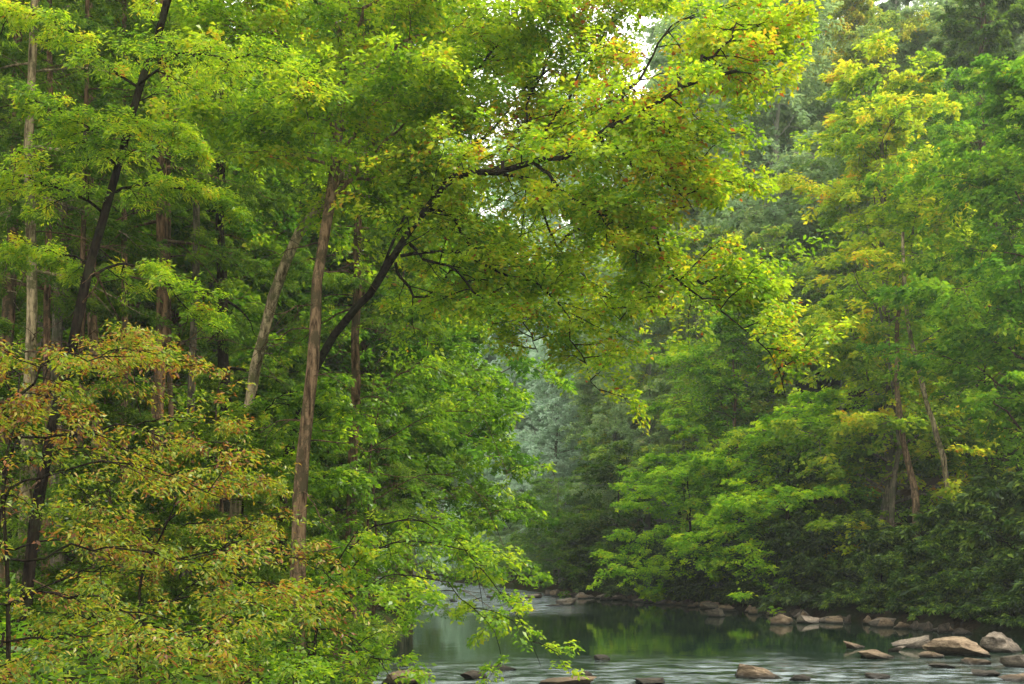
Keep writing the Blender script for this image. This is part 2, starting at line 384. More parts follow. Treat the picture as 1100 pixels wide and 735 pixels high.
b = gbase(296, 24)
tr = [b]+path([(312, 500, 23.4), (343, 395, 22.3), (376, 342, 21.5), (404, 312, 20.9), (428, 272, 20.2), (466, 218, 19.6), (496, 188, 19.2), (540, 186, 18.8), (575, 172, 18.5), (612, 168, 18.2), (645, 142, 17.9), (690, 120, 17.6), (728, 94, 17.2), (785, 78, 16.8)])
lb = [path(q) for q in (
    [(430, 275, 20.4), (480, 268, 20.3), (545, 292, 20), (590, 340, 19.8), (615, 385, 19.6), (640, 430, 19.4)],
    [(640, 146, 17.9), (680, 170, 18.6), (705, 215, 19.2), (735, 285, 19.2), (765, 320, 18.9), (800, 335, 18.6), (835, 372, 18.3), (855, 415, 18.1)],
    [(600, 172, 18.5), (650, 175, 18.8), (700, 205, 18.8), (740, 258, 18.5)],
    [(466, 218, 19.6), (520, 150, 20.4), (580, 90, 20.6), (640, 30, 20.6), (700, -30, 20.6)],
    [(400, 312, 20.9), (440, 200, 21), (480, 100, 21), (520, 20, 21), (560, -70, 21)],
    [(650, 142, 18), (685, 85, 19), (720, 40, 19.4), (775, 20, 19.6)],
    [(440, 262, 20.2), (490, 320, 20), (525, 355, 19.8), (545, 395, 19.7)],
    [(520, 188, 19.2), (575, 215, 20), (600, 265, 20.6), (640, 290, 20.8), (665, 335, 20.9)],
    [(585, 174, 18.5), (620, 110, 19.8), (650, 50, 20.3), (690, 0, 20.8)],
    [(540, 184, 18.8), (560, 120, 20), (590, 60, 20.4), (610, 10, 20.6)],
    [(490, 90, 21), (540, 40, 20.6), (590, 5, 20.3), (640, -20, 20)],
    [(462, 225, 19.8), (510, 245, 20.6), (560, 270, 21), (600, 320, 21.3)],
    [(425, 282, 20.5), (455, 320, 21), (500, 300, 21.4), (550, 250, 21.8)],
    [(690, 118, 17.6), (730, 150, 18.4), (765, 180, 18.7), (790, 205, 18.9)],
    [(750, 302, 19), (780, 292, 18.8), (810, 305, 18.6), (835, 325, 18.6)],
    [(730, 94, 17.2), (765, 50, 17.8), (800, 30, 18), (830, 30, 18)],
    [(575, 176, 18.6), (620, 205, 18.4), (650, 240, 18.4), (690, 262, 18.4)],
    [(600, 265, 20.6), (640, 250, 20), (680, 290, 19.6), (700, 330, 19.4)])]
rt = grow('leaning_tree', b, tr, .118, .026, rg(1), lb, (.032, .006), None, L2, dict(SP), (.100, .059),
          dict(m=.50, s=.09, c=.07, b=.05, f=blobs([(560, 125, 20, .7, .38), (745, 255, 18.5, .8, .42), (650, 100, 19, .7, .38), (840, 395, 18.2, .6, .45), (720, 105, 17.8, .8, .40), (620, 30, 20, .7, .38), (800, 80, 17.3, .7, .36), (680, 60, 19, .8, .36)])), M_leaf, B_dark, extra_tip=True, ljit=.06, trunk_m=40, wobble=.22)
tag(rt, 'dark tree leaning out over the river with a long arching bough of yellow-green leaves', 'tree')

b = gbase(318, 20)
tr = [b]+path([(325, 548, 20), (338, 420, 20), (350, 300, 20.2), (362, 210, 20.5), (375, 100, 20.8), (385, -40, 21), (392, -220, 21)])
lb = [path(q) for q in (
    [(366, 185, 20.4), (310, 160, 20.6), (250, 140, 20.3), (190, 140, 20)],
    [(362, 210, 20.5), (420, 140, 20.2), (470, 120, 20), (520, 130, 20.1)],
    [(370, 140, 20.7), (330, 70, 20.4), (280, 30, 20), (220, 20, 19.6)],
    [(375, 100, 20.8), (430, 40, 20.5), (500, 10, 20.2), (560, 10, 20.2)],
    [(380, 40, 20.9), (340, -20, 20.5), (270, -50, 20), (200, -70, 19.5)],
    [(362, 200, 20.5), (400, 185, 20.6), (440, 200, 20.8), (470, 230, 21)],
    [(366, 170, 20.6), (340, 120, 19.6), (310, 90, 18.8), (270, 80, 18.2)],
    [(384, -30, 21), (440, -80, 20.8), (510, -100, 20.5)],
    [(368, 160, 20.6), (400, 110, 19.8), (430, 80, 19.2), (460, 60, 18.8)],
    [(380, 50, 20.9), (400, 10, 20.4), (440, -10, 20), (490, -15, 19.7)],
    [(378, 70, 20.8), (350, 20, 21.2), (310, 0, 21.5), (270, 0, 21.7)]) ]
rt = grow('straight_tree', b, tr, .135, .05, rg(2), lb, (.034, .007), None, dict(L2, n=16), dict(SP), (.10, .062), dict(m=.46, s=.08, c=.07, b=.06), M_leaf, B_tan, ljit=.05, dead=10, wobble=.2)
tag(rt, 'slim straight brown trunk rising in front of the dark leaning tree on the left bank', 'tree')

b = gbase(240, 23)
tr = [b]+path([(262, 430, 22.8), (285, 335, 22.5), (298, 290, 22.4), (322, 248, 22.2), (360, 206, 22), (404, 150, 22), (440, 60, 22), (470, -60, 22)])
lb = [path(q) for q in ([(360, 206, 22), (420, 220, 22.6), (480, 250, 23)], [(404, 150, 22), (350, 90, 22.6), (300, 60, 22.7)], [(390, 170, 22.2), (320, 130, 23), (250, 120, 23.4)], [(440, 60, 22.3), (500, 60, 22), (560, 80, 21.7)])]
rt = grow('pale_leaning_tree', b, tr, .13, .07, rg(3), lb, (.035, .010), None, dict(L2, n=14), dict(SP), (.11, .068), dict(m=.40, s=.07, c=.07), M_leaf, B_pale, dead=4, wobble=.25)
tag(rt, 'pale barked trunk slanting up to the right behind the slim straight brown trunk', 'tree')

b = gbase(20, 17)
tr = [b]+path([(45, 510, 17), (66, 420, 17), (84, 340, 17), (102, 265, 17.1), (130, 160, 17.3), (158, 70, 17.5), (182, -20, 17.6), (205, -160, 17.8)])
lb = [path(q) for q in ([(150, 95, 17.4), (190, 60, 16.8), (240, 60, 16.4), (310, 85, 16)], [(112, 230, 17.2), (60, 205, 16.6), (10, 190, 16.2), (-40, 190, 16)], [(150, 95, 17.4), (100, 50, 17), (50, 30, 16.6), (0, 30, 16.3)], [(118, 205, 17.2), (160, 205, 17.6), (210, 220, 17.8), (250, 240, 17.8)], [(180, -10, 17.6), (240, -20, 17), (310, 10, 16.5)], [(125, 180, 17.3), (80, 130, 16.6), (30, 110, 16)],
    [(140, 130, 17.3), (190, 130, 17), (240, 150, 16.8)], [(94, 300, 17.1), (140, 290, 17.4), (190, 310, 17.6), (230, 345, 17.6)], [(98, 280, 17.1), (50, 275, 17.6), (0, 285, 17.8)]) ]
rt = grow('dark_curved_tree', b, tr, .09, .04, rg(4), lb, (.023, .006), None, dict(L2, n=14, L=1.1, droop=.2), dict(SP, n=6, L=.62, T=9, K=5, tw=.40, hang=.3, scat=.04), (.080, .025), dict(m=.46, s=.09, c=.08), M_leaf, B_dark, wobble=.25, dead=7)
tag(rt, 'black curving trunk slanting across the brown trunks at the far left', 'tree')

def conifer_auto(n, Lm, s0=.2, pit=-.05, dr=.15):
    return dict(n=n, s0=s0, s1=.98, L=lambda s, b: Lm*(1.06-s)**.8, pitch=lambda s: pit+.35*s, droop=dr, pj=.12)
def straight(px, Y, lean, hgt, bark, r, seed, label, low=.3, tint=.52, name='hemlock_tree', Lm=3.0, n=30, dead=14):
    b = gbase(px, Y)
    t = [b, b+[lean*.3, .1, hgt*.35], b+[lean*.6, .2, hgt*.7], b+[lean, .3, hgt]]
    rt = grow(name, b, t, r, r*.25, rg(seed), None, None, conifer_auto(n, Lm, low, -.1, .25), dict(n=8, L=1.25, ang=.85, droop=.28, ref=3, r=.008, s0=.05), dict(n=5, L=.7, T=9, K=5, tw=.38, tilt=.55, hang=.4), (.105, .032), dict(m=tint, s=.12, c=.14), M_needle, bark, flare=1.3, dead=dead, wobble=.22)
    tag(rt, label, 'tree'); return rt
straight(24, 21, .5, 21, B_pale, .12, 11, 'trunk with pale patched bark nearest the left edge of the forest', low=.31, n=32)
straight(166, 24, .3, 24, B_red, .15, 12, 'reddish brown upright trunk to the right of the black curving trunk', low=.33, n=32)
straight(-4, 24, .2, 22, B_brown, .16, 13, 'brown trunk half cut off by the left edge of the picture', low=.31, n=32)
straight(108, 27, -.5, 24, B_tan, .14, 14, 'dim brown trunk standing between the black curving trunk and the reddish trunk', low=.32)
straight(376, 27, .4, 22, B_brown, .14, 15, 'thin brown trunk just right of the slim straight trunk, partly hidden by leaves', low=.33)
straight(245, 29, -.6, 24, B_dark, .17, 16, 'dark trunk in shade behind the pale slanting trunk', low=.26)
straight(60, 31, .6, 25, B_grey, .18, 17, 'grey trunk deep in the shade behind the black curving trunk', low=.33)
straight(134, 25, -.3, 24, B_tan, .085, 18, 'thin brown trunk just left of the reddish brown trunk', low=.43, n=18)
straight(200, 26, .5, 24, B_grey, .10, 19, 'thin greyish trunk right of the reddish brown trunk', low=.38, n=20)
straight(48, 23, .2, 23, B_red, .085, 20, 'slim warm brown trunk right of the pale patched trunk', low=.43, n=18)
straight(186, 25, -.2, 24, B_brown, .07, 27, 'thin pole-like brown trunk between the reddish trunk and the greyish one', low=.44, n=16)
straight(84, 22, .3, 22, B_brown, .065, 28, 'very thin brown trunk just behind the black curving trunk', low=.44, n=16)

def young(px, Y, hgt, seed, label, tint=.6, s0=.1, Lm=2.2):
    b = gbase(px, Y)
    t = [b, b+[.1, 0, hgt*.4], b+[-.05, 0, hgt*.75], b+[.05, 0, hgt]]
    rt = grow('young_hemlock', b, t, .05, .01, rg(seed), None, None, conifer_auto(26, Lm, s0, -.02, .18), dict(n=7, L=1.0, ang=.85, droop=.2, ref=2.2, r=.007, s0=.05), dict(n=5, L=.55, T=8, K=5, tw=.38, tilt=.55, hang=.35), (.09, .028), dict(m=tint, s=.13, c=.14), M_needle, B_brown, flare=1.2)
    tag(rt, label, 'tree')
young(236, 20.5, 5.2, 31, 'young hemlock hiding the foot of the pale slanting trunk', .65)
young(112, 20, 4.8, 32, 'young hemlock at the foot of the reddish brown trunk', .55)
young(-30, 19, 5.8, 33, 'young hemlock cut by the left edge behind the rusty saplings', .55)
young(290, 25.5, 5.0, 34, 'young hemlock behind the slim straight brown trunk', .55)
young(400, 31, 7, 35, 'young hemlock in the shade below the leaning tree', .5, Lm=2.6)

# understorey with browning leaves, lower left
SPb = dict(n=6, L=.54, T=7, K=4, tw=.46, tilt=.7, hang=.45, droop=.16, scat=.035)
L2b = dict(n=8, L=1.25, ang=.65, droop=.18, ref=2.5, r=.007, pj=.3)
def sapling(px, Y, trunkpts, limbs, seed, label, tint, leaf=(.066, .025), r=.03, l2=L2b, sp=SPb, name='beech_sapling', mat=None, bark=B_dark):
    b = gbase(px, Y)
    rt = grow(name, b, [b]+path(trunkpts), r, .008, rg(seed), [path(q) for q in limbs], (.014, .004), None, l2, sp, leaf, tint, mat or M_beech, bark)
    tag(rt, label, 'sapling'); return rt
tb = dict(m=.50, s=.17, c=.13, b=.08)
sapling(8, 11.5, [(8, 640, 11.5), (2, 520, 11.6), (15, 450, 11.8), (20, 400, 12)],
    [[(4, 600, 11.5), (90, 570, 11.4), (190, 575, 11.3), (290, 610, 11.2)], [(4, 540, 11.6), (80, 510, 11.8), (170, 515, 12), (260, 545, 12.2)],
     [(5, 650, 11.5), (90, 635, 11), (180, 650, 10.6), (270, 655, 10.4)], [(10, 470, 11.7), (90, 450, 12), (160, 440, 12.3), (230, 445, 12.6)],
     [(5, 580, 11.5), (-60, 560, 11), (-120, 560, 10.6)], [(4, 690, 11.5), (80, 700, 10.6), (160, 715, 10), (230, 730, 9.7)], [(15, 430, 11.7), (60, 395, 11.8), (130, 385, 12)], [(4, 680, 11.5), (-10, 700, 10.8), (20, 725, 10)], [(12, 450, 11.7), (-20, 420, 11.4), (-70, 410, 11.2)]],
    21, 'sapling with rusty brown and yellow leaves low in the left corner', tb)
sapling(150, 13.5, [(150, 640, 13.5), (160, 600, 13.6), (175, 570, 13.7), (190, 540, 13.8)],
    [[(155, 605, 13.5), (210, 590, 13.2), (280, 600, 13), (350, 620, 12.8)], [(165, 585, 13.6), (110, 560, 13.4), (60, 550, 13.2)], [(180, 560, 13.6), (240, 530, 13.6), (320, 545, 13.6)],
     [(152, 650, 13.5), (220, 645, 13), (280, 645, 12.6), (340, 660, 12.3)], [(150, 690, 13.5), (210, 700, 13), (290, 720, 12.6)], [(150, 690, 13.5), (100, 690, 12.8), (50, 690, 12.2)]],
    22, 'sapling of yellowing leaves at the foot of the slim straight trunk', dict(m=.45, s=.16, c=.13, b=.08))
sapling(-10, 14.5, [(0, 560, 14.5), (15, 480, 14.6), (40, 430, 14.8), (60, 370, 14.8)],
    [[(10, 500, 14.5), (90, 485, 14.3), (170, 480, 14.2), (260, 490, 14.1)], [(30, 440, 14.6), (80, 415, 14.3), (150, 405, 14), (240, 405, 13.8)], [(0, 590, 14.5), (100, 560, 14.5), (190, 545, 14.6), (280, 545, 14.8)], [(-5, 650, 14.5), (80, 620, 14.5), (160, 610, 14.5)], [(20, 460, 14.6), (-20, 400, 14.4), (-60, 390, 14.2)], [(50, 395, 14.8), (90, 365, 14.6), (150, 360, 14.4)]],
    23, 'thin sapling with sparse brown leaves rising at the left edge beneath the black trunk', dict(m=.52, s=.17, c=.13))
L2g = dict(n=13, L=1.1, ang=.75, droop=.2, ref=2.5, r=.008, pj=.4)
SPg = dict(n=7, L=.58, T=8, K=4, tw=.42, tilt=.65, hang=.3, droop=.22)
sapling(330, 16.5, [(345, 640, 16.5), (365, 600, 16.4), (385, 570, 16.3)],
    [[(345, 650, 16.5), (420, 625, 16.2), (490, 640, 16), (540, 695, 15.9), (550, 725, 15.9)], [(355, 620, 16.5), (430, 580, 16.6), (500, 590, 16.6), (550, 640, 16.5), (575, 700, 16.4)], [(340, 670, 16.5), (390, 690, 16), (430, 710, 15.7), (455, 735, 15.5)],
     [(345, 650, 16.5), (300, 645, 16), (250, 660, 15.6)], [(375, 590, 16.4), (420, 550, 16.8), (470, 550, 17), (510, 590, 17.1), (520, 640, 17)], [(340, 690, 16.4), (330, 705, 15.4), (340, 725, 14.8)]],
    24, 'bright green sapling with low branches hanging over the near water', dict(m=.43, s=.09, c=.07), (.088, .047), .035, dict(L2g, n=8, L=.95, droop=.45), dict(SPg, n=5), 'maple_sapling', M_leaf)
sapling(390, 26, [(395, 560, 26), (400, 470, 26), (415, 420, 25.8), (440, 385, 25.6)],
    [[(397, 540, 26), (450, 510, 25.4), (505, 520, 24.8), (540, 570, 24.4), (548, 620, 24.3)], [(400, 480, 26), (455, 440, 25.4), (500, 445, 24.9), (530, 495, 24.6), (538, 540, 24.6)], [(397, 530, 26), (370, 510, 25.6), (345, 520, 25.4)], [(405, 450, 25.9), (385, 420, 25.4), (365, 430, 25)], [(425, 405, 25.7), (470, 385, 25.2), (510, 405, 24.9), (525, 440, 24.8)], [(396, 590, 26), (455, 585, 25.2), (505, 610, 24.7), (525, 650, 24.6)], [(396, 600, 26), (370, 580, 25.6), (345, 590, 25.4)]],
    25, 'darker green sapling at the bend of the left bank below the arching bough', dict(m=.27, s=.09, c=.08), (.112, .062), .035, dict(L2g, n=9, L=1.35, droop=.45), dict(SPg, n=5, L=.75), 'maple_sapling', M_leaf, B_brown)
sapling(256, 22.3, [(258, 600, 22.3), (262, 520, 22.3), (270, 450, 22.3), (275, 420, 22.3)],
    [[(258, 560, 22.3), (310, 525, 22), (380, 520, 21.8)], [(262, 500, 22.3), (310, 470, 22), (370, 455, 22)], [(262, 500, 22.3), (210, 480, 22), (170, 490, 22)], [(258, 600, 22.3), (320, 595, 21.8), (390, 620, 21.4)], [(268, 460, 22.3), (300, 435, 22), (345, 425, 22)], [(258, 590, 22.3), (200, 560, 22), (140, 560, 22)]],
    26, 'mid green sapling filling the gap behind the slim trunk', dict(m=.31, s=.1, c=.08), (.112, .062), .04, dict(L2g, L=1.5, n=11), dict(SPg, L=.8, n=6), 'maple_sapling', M_leaf)

# fern and seedling cover on the left bank
rng = rg(77); nf = 26000
fx = rng.uniform(-16, -2.4, nf); fy = rng.uniform(7, 30, nf)
k = (np.interp(fy, YL, XL)-fx) > .1; fx = fx[k]; fy = fy[k]
P = np.stack([fx, fy, gz(fx, fy)+rng.uniform(.02, .55, len(fx))], -1)
D = np.stack([rng.normal(0, 1, len(fx)), rng.normal(0, 1, len(fx)), rng.normal(.1, .4, len(fx))], -1)
Nn = np.array([0, 0, 1.])+rng.normal(0, .5, P.shape)
Vf, Qf = leaf_quads(P, D, Nn, rng.uniform(.10, .26, len(fx)), rng.uniform(.04, .09, len(fx)))
tag(mk_obj('ground_cover', mk_mesh('ground_cover', Vf, Qf, [M_leaf], None, np.clip(rng.normal(.24, .14, len(fx)), 0, 1))), 'low leafy plants carpeting the left bank under the trees', 'ground cover', None, 'stuff')

# ------------------------------------------------------------------ prototypes for the wood behind and across the river
def proto(name, h, r, auto, l2, sp, leaf, tint, mat, bark, seed, lean=.4):
    t = [(0, 0, -.4), (lean*.2, .1, h*.3), (lean*.7, .1, h*.65), (lean, 0, h)]
    return grow(name, (0, 0, 0), t, r, r*.12, rg(seed), None, None, auto, l2, sp, leaf, tint, mat, bark, flare=1.4, wobble=.2)
def dome(Lm, a): return lambda s, b: Lm*np.clip(1-np.abs((s-a)/np.where(s > a, 1.04-a, a*1.5))**3, .12, 1)**.6
PB = proto('beech_tree', 19, .26, dict(n=36, s0=.16, s1=.97, L=dome(5.2, .55), pitch=lambda s: .15+.85*s**1.3, droop=.12, jit=.05, pj=.4), dict(n=9, L=2.1, ang=.8, droop=.15, ref=4, r=.016, pj=.5), dict(n=6, L=1.0, T=8, K=4, tw=.45, tilt=.7, hang=.2, scat=.06), (.195, .118), dict(m=.48, s=.10, c=.10, b=.10), M_leaf_far, B_grey, 51, .9)
PM = proto('maple_tree', 17, .24, dict(n=34, s0=.24, s1=.97, L=dome(4.8, .6), pitch=lambda s: .3+.8*s, droop=.12, jit=.05, pj=.4), dict(n=9, L=2.0, ang=.85, droop=.15, ref=4, r=.016, pj=.5), dict(n=6, L=1.0, T=8, K=4, tw=.5, tilt=.7, hang=.2, scat=.06), (.195, .125), dict(m=.40, s=.09, c=.09, b=.08), M_leaf_far, B_brown, 52, -.7)
PH = proto('hemlock_tree', 24, .26, conifer_auto(60, 4.3, .12, .05, .14), dict(n=9, L=1.5, ang=.9, droop=.2, ref=3.5, r=.014), dict(n=5, L=.75, T=8, K=5, tw=.4, tilt=.45, hang=.3), (.22, .08), dict(m=.5, s=.13, c=.13), M_needle, B_brown, 53, .2)
PU = proto('understorey_tree', 8.5, .11, dict(n=22, s0=.12, s1=.97, L=dome(4.2, .55), pitch=lambda s: .15+.5*s, droop=.18, jit=.05, pj=.3), dict(n=10, L=1.6, ang=.85, droop=.18, ref=3.2, r=.012, pj=.4), dict(n=6, L=.8, T=7, K=4, tw=.45, tilt=.6, hang=.25, scat=.05), (.17, .10), dict(m=.42, s=.09, c=.09), M_leaf_far, B_dark, 54)
PR = proto('rhododendron_bush', 3.4, .09, dict(n=24, s0=.05, s1=.97, L=dome(2.3, .45), pitch=lambda s: .05+.9*s, droop=.22, jit=.04), dict(n=8, L=.9, ang=.9, droop=.12, ref=1.8, r=.012), dict(n=6, L=.5, T=5, K=5, tw=.4, tilt=.7, hang=.5), (.23, .085), dict(m=.5, s=.24, c=.16), M_glossy, B_dark, 55, .1)
BH = {PB: 19, PM: 17, PH: 24, PU: 8.5, PR: 3.4}
used = set()
def put(P, px, Y, h, w, label, cat, color=(1, 1, 1), group=None, x=None, dz=-.1, haze=None):
    X = (px-550)*Y/F if x is None else x
    s = h/BH[P]
    loc = (X, Y, float(gz(X, Y))+dz); rz = random.uniform(0, 6.28)
    if P not in used:
        used.add(P); P.location = loc; P.rotation_euler = (0, 0, rz); P.scale = (s*w, s*w, s); tag(P, label, cat, group)
        for c in P.children:
            if c.name.startswith('crown'): c.color = (*color, 1)
        return P
    return dup(P, loc, rz, (s*w, s*w, s), label, cat, group, color, haze)
random.seed(5)
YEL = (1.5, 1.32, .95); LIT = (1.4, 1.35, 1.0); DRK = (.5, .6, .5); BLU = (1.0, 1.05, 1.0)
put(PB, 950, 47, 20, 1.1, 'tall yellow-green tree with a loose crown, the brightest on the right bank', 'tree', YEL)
put(PM, 1120, 38, 17, 1.0, 'green tree cut by the right edge behind the boulders', 'tree', (.9, 1.05, .8))
put(PH, 1050, 58, 27, .9, 'tall hemlock rising right of the yellow-green tree', 'tree', BLU)
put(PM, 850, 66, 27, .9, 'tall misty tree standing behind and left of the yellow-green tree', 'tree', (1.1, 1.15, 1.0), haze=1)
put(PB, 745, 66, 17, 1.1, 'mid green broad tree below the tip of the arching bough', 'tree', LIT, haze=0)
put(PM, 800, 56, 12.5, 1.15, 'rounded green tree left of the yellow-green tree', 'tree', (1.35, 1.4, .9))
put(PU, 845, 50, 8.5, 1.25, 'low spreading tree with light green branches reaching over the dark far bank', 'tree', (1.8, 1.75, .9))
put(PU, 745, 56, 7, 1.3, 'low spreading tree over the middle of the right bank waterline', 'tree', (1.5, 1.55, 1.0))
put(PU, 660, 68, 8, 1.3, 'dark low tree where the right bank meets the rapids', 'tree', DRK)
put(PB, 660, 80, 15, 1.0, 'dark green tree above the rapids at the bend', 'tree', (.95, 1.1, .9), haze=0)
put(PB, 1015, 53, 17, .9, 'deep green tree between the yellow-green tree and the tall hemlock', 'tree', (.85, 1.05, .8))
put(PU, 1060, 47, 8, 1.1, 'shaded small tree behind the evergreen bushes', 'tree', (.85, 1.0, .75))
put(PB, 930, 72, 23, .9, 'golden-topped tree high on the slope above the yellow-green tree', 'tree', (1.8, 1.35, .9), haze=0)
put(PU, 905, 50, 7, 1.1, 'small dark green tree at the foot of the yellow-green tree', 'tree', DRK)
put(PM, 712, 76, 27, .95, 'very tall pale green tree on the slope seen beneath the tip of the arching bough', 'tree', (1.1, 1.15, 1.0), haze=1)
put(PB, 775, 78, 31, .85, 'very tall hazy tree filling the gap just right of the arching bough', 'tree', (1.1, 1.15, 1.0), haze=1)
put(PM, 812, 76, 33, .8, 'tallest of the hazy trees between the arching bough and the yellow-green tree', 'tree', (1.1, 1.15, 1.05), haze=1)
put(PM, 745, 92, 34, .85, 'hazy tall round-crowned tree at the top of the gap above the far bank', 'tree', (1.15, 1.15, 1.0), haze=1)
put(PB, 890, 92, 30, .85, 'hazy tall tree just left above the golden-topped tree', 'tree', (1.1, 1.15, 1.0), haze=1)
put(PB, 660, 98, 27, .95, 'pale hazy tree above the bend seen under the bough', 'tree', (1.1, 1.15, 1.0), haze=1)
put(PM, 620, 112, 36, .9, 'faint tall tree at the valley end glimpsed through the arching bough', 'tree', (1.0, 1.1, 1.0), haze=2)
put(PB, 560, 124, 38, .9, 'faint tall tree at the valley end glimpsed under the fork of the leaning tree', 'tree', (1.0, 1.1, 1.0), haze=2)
put(PM, 478, 112, 40, .9, 'faint tall tree glimpsed just right of the leaning trunk', 'tree', (1.0, 1.1, 1.0), haze=2)
put(PB, 425, 70, 25, .9, 'hazy tree on the left bank glimpsed beside the leaning trunk', 'tree', (1.0, 1.1, 1.0), haze=1)
put(PM, 310, 40, 24, 1.0, 'tall green tree deep in the left wood, left of the slim straight trunk', 'tree', (.9, 1.05, .75))
put(PB, 425, 44, 25, .95, 'tall green tree deep in the left wood behind the fork of the leaning tree', 'tree', (.9, 1.05, .75))
def bare(pts, r, seed, label, bark):
    Y = pts[0][2]; b = gbase(pts[0][0], Y)
    rt = grow('slender_tree', b, [b]+path(pts[1:]), r, r*.4, rg(seed), None, None, None, dict(L2, n=10, L=2.2), dict(SP, n=5, L=.95, T=7), (.17, .10), dict(m=.45, s=.08, c=.08), M_leaf_far, bark, dead=6, wobble=.2)
    tag(rt, label, 'tree')
bare([(1022, 580, 42.5), (1012, 500, 42.5), (992, 425, 42.8), (975, 340, 43), (968, 250, 43)], .13, 61, 'pale slender trunk leaning left above the evergreen bushes on the right bank', B_pale)
bare([(985, 580, 43), (980, 530, 43), (968, 470, 43), (962, 380, 43.4), (970, 290, 43.6)], .16, 62, 'brown slender trunk just left of the pale leaning one on the right bank', B_tan)
bare([(955, 590, 44), (957, 520, 44), (962, 460, 44), (940, 330, 44)], .13, 63, 'greyish slender trunk leftmost of the three above the evergreen bushes', B_grey)
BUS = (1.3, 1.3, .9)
for px, Y, h, w, lab in ((1085, 37.5, 3.6, 1.1, 'dark evergreen bush nearest the right edge above the boulders'), (1025, 39.5, 3.0, 1.2, 'dark evergreen bush above the pale boulder pair'),
    (955, 43, 2.6, 1.2, 'glossy dark bush below the trunk of the yellow-green tree'), (890, 45.5, 2.8, 1.2, 'dark bush drooping to the water beneath the light green spreading branches'),
    (820, 50.5, 2.6, 1.2, 'dark bush overhanging the shaded stones in the middle of the far bank'), (755, 55.5, 2.6, 1.2, 'dark bush overhanging the far bank left of the shaded stones'), (690, 61.5, 2.6, 1.2, 'dark bush beside the waterline near the rapids'), (630, 68.5, 2.6, 1.2, 'last dark bush on the far bank at the head of the rapids')):
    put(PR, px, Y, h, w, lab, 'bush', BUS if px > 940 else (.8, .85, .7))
rr = random.Random(8)
for k in range(17):
    Y = 33.5+k*2.1; x = float(np.interp(Y, YR, XR))+rr.uniform(1.0, 1.9)
    put(PR, 0, Y, rr.uniform(1.5, 2.3), rr.uniform(1.0, 1.35), 'low dark bush drooping over the stones of the far bank', 'bush', rr.choice([(.7, .8, .6), (1.3, 1.35, .8), (.95, 1.05, .75)]), 'low bushes along the waterline of the far bank', x=x)
for k in range(9):
    Y = 74+k*6; x = float(np.interp(Y, YR, XR))+1.6
    put(PU, 0, Y, rr.uniform(4.5, 7), 1.2, 'low leafy tree on the water edge beyond the rapids', 'tree', (.9, 1.05, .95), 'low trees along the far bend of the river', x=x, haze=0 if Y < 80 else (1 if Y < 92 else 2))
g_hill = 'trees on the hazy slope across the river'
n_h = 0
for row, Y in enumerate((62, 70, 79, 89, 101, 115, 131)):
    xb = float(np.interp(Y, YR, XR))
    x = xb+4+rr.uniform(0, 3)
    while x < (1130-550)*Y/F+2:
        px = 550+x*F/Y
        hz = 0 if Y < 66 else (2 if (px < 650 and Y > 83) else 1)
        if px > (520 if Y < 105 else 680):
            P = rr.choice([PB, PM, PH, PB, PM, PM])
            if px < 880 and P is PH: P = PM
            h = {PB: 18, PM: 16.5, PH: 24}[P]*rr.uniform(.85, 1.12)
            c = rr.choice([(1.05, 1.1, 1), (1, 1.1, 1.0), (1.35, 1.3, 1), (1.1, 1.15, .95), (1.5, 1.35, .9)])
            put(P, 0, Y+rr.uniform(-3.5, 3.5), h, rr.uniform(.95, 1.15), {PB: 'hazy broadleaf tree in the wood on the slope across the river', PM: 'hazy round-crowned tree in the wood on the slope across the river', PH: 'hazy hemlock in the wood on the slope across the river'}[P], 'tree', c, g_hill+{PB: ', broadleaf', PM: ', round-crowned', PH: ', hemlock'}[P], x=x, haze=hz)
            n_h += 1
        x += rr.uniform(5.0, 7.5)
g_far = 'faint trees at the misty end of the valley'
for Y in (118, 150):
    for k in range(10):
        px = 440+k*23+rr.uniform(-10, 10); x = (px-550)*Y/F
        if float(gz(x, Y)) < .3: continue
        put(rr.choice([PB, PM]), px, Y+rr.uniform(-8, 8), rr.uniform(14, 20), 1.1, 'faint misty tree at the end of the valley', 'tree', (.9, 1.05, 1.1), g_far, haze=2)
g_left = 'shaded trees deep in the left wood'  # shade of the deep wood is painted in by a darker crown tint
for Y, a, bnd, st in ((36, -40, 440, 72), (48, -20, 450, 60)):
    px = a
    while px < bnd:
        P = rr.choice([PB, PM, PU, PM]); x = (px-550)*Y/F
        if float(gz(x, Y)) > .3:
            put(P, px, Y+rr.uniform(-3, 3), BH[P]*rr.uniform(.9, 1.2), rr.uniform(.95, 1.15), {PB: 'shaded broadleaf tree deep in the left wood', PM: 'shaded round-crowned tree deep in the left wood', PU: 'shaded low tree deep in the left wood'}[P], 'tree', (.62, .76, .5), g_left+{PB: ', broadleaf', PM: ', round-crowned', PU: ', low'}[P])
        px += st*rr.uniform(.8, 1.2)

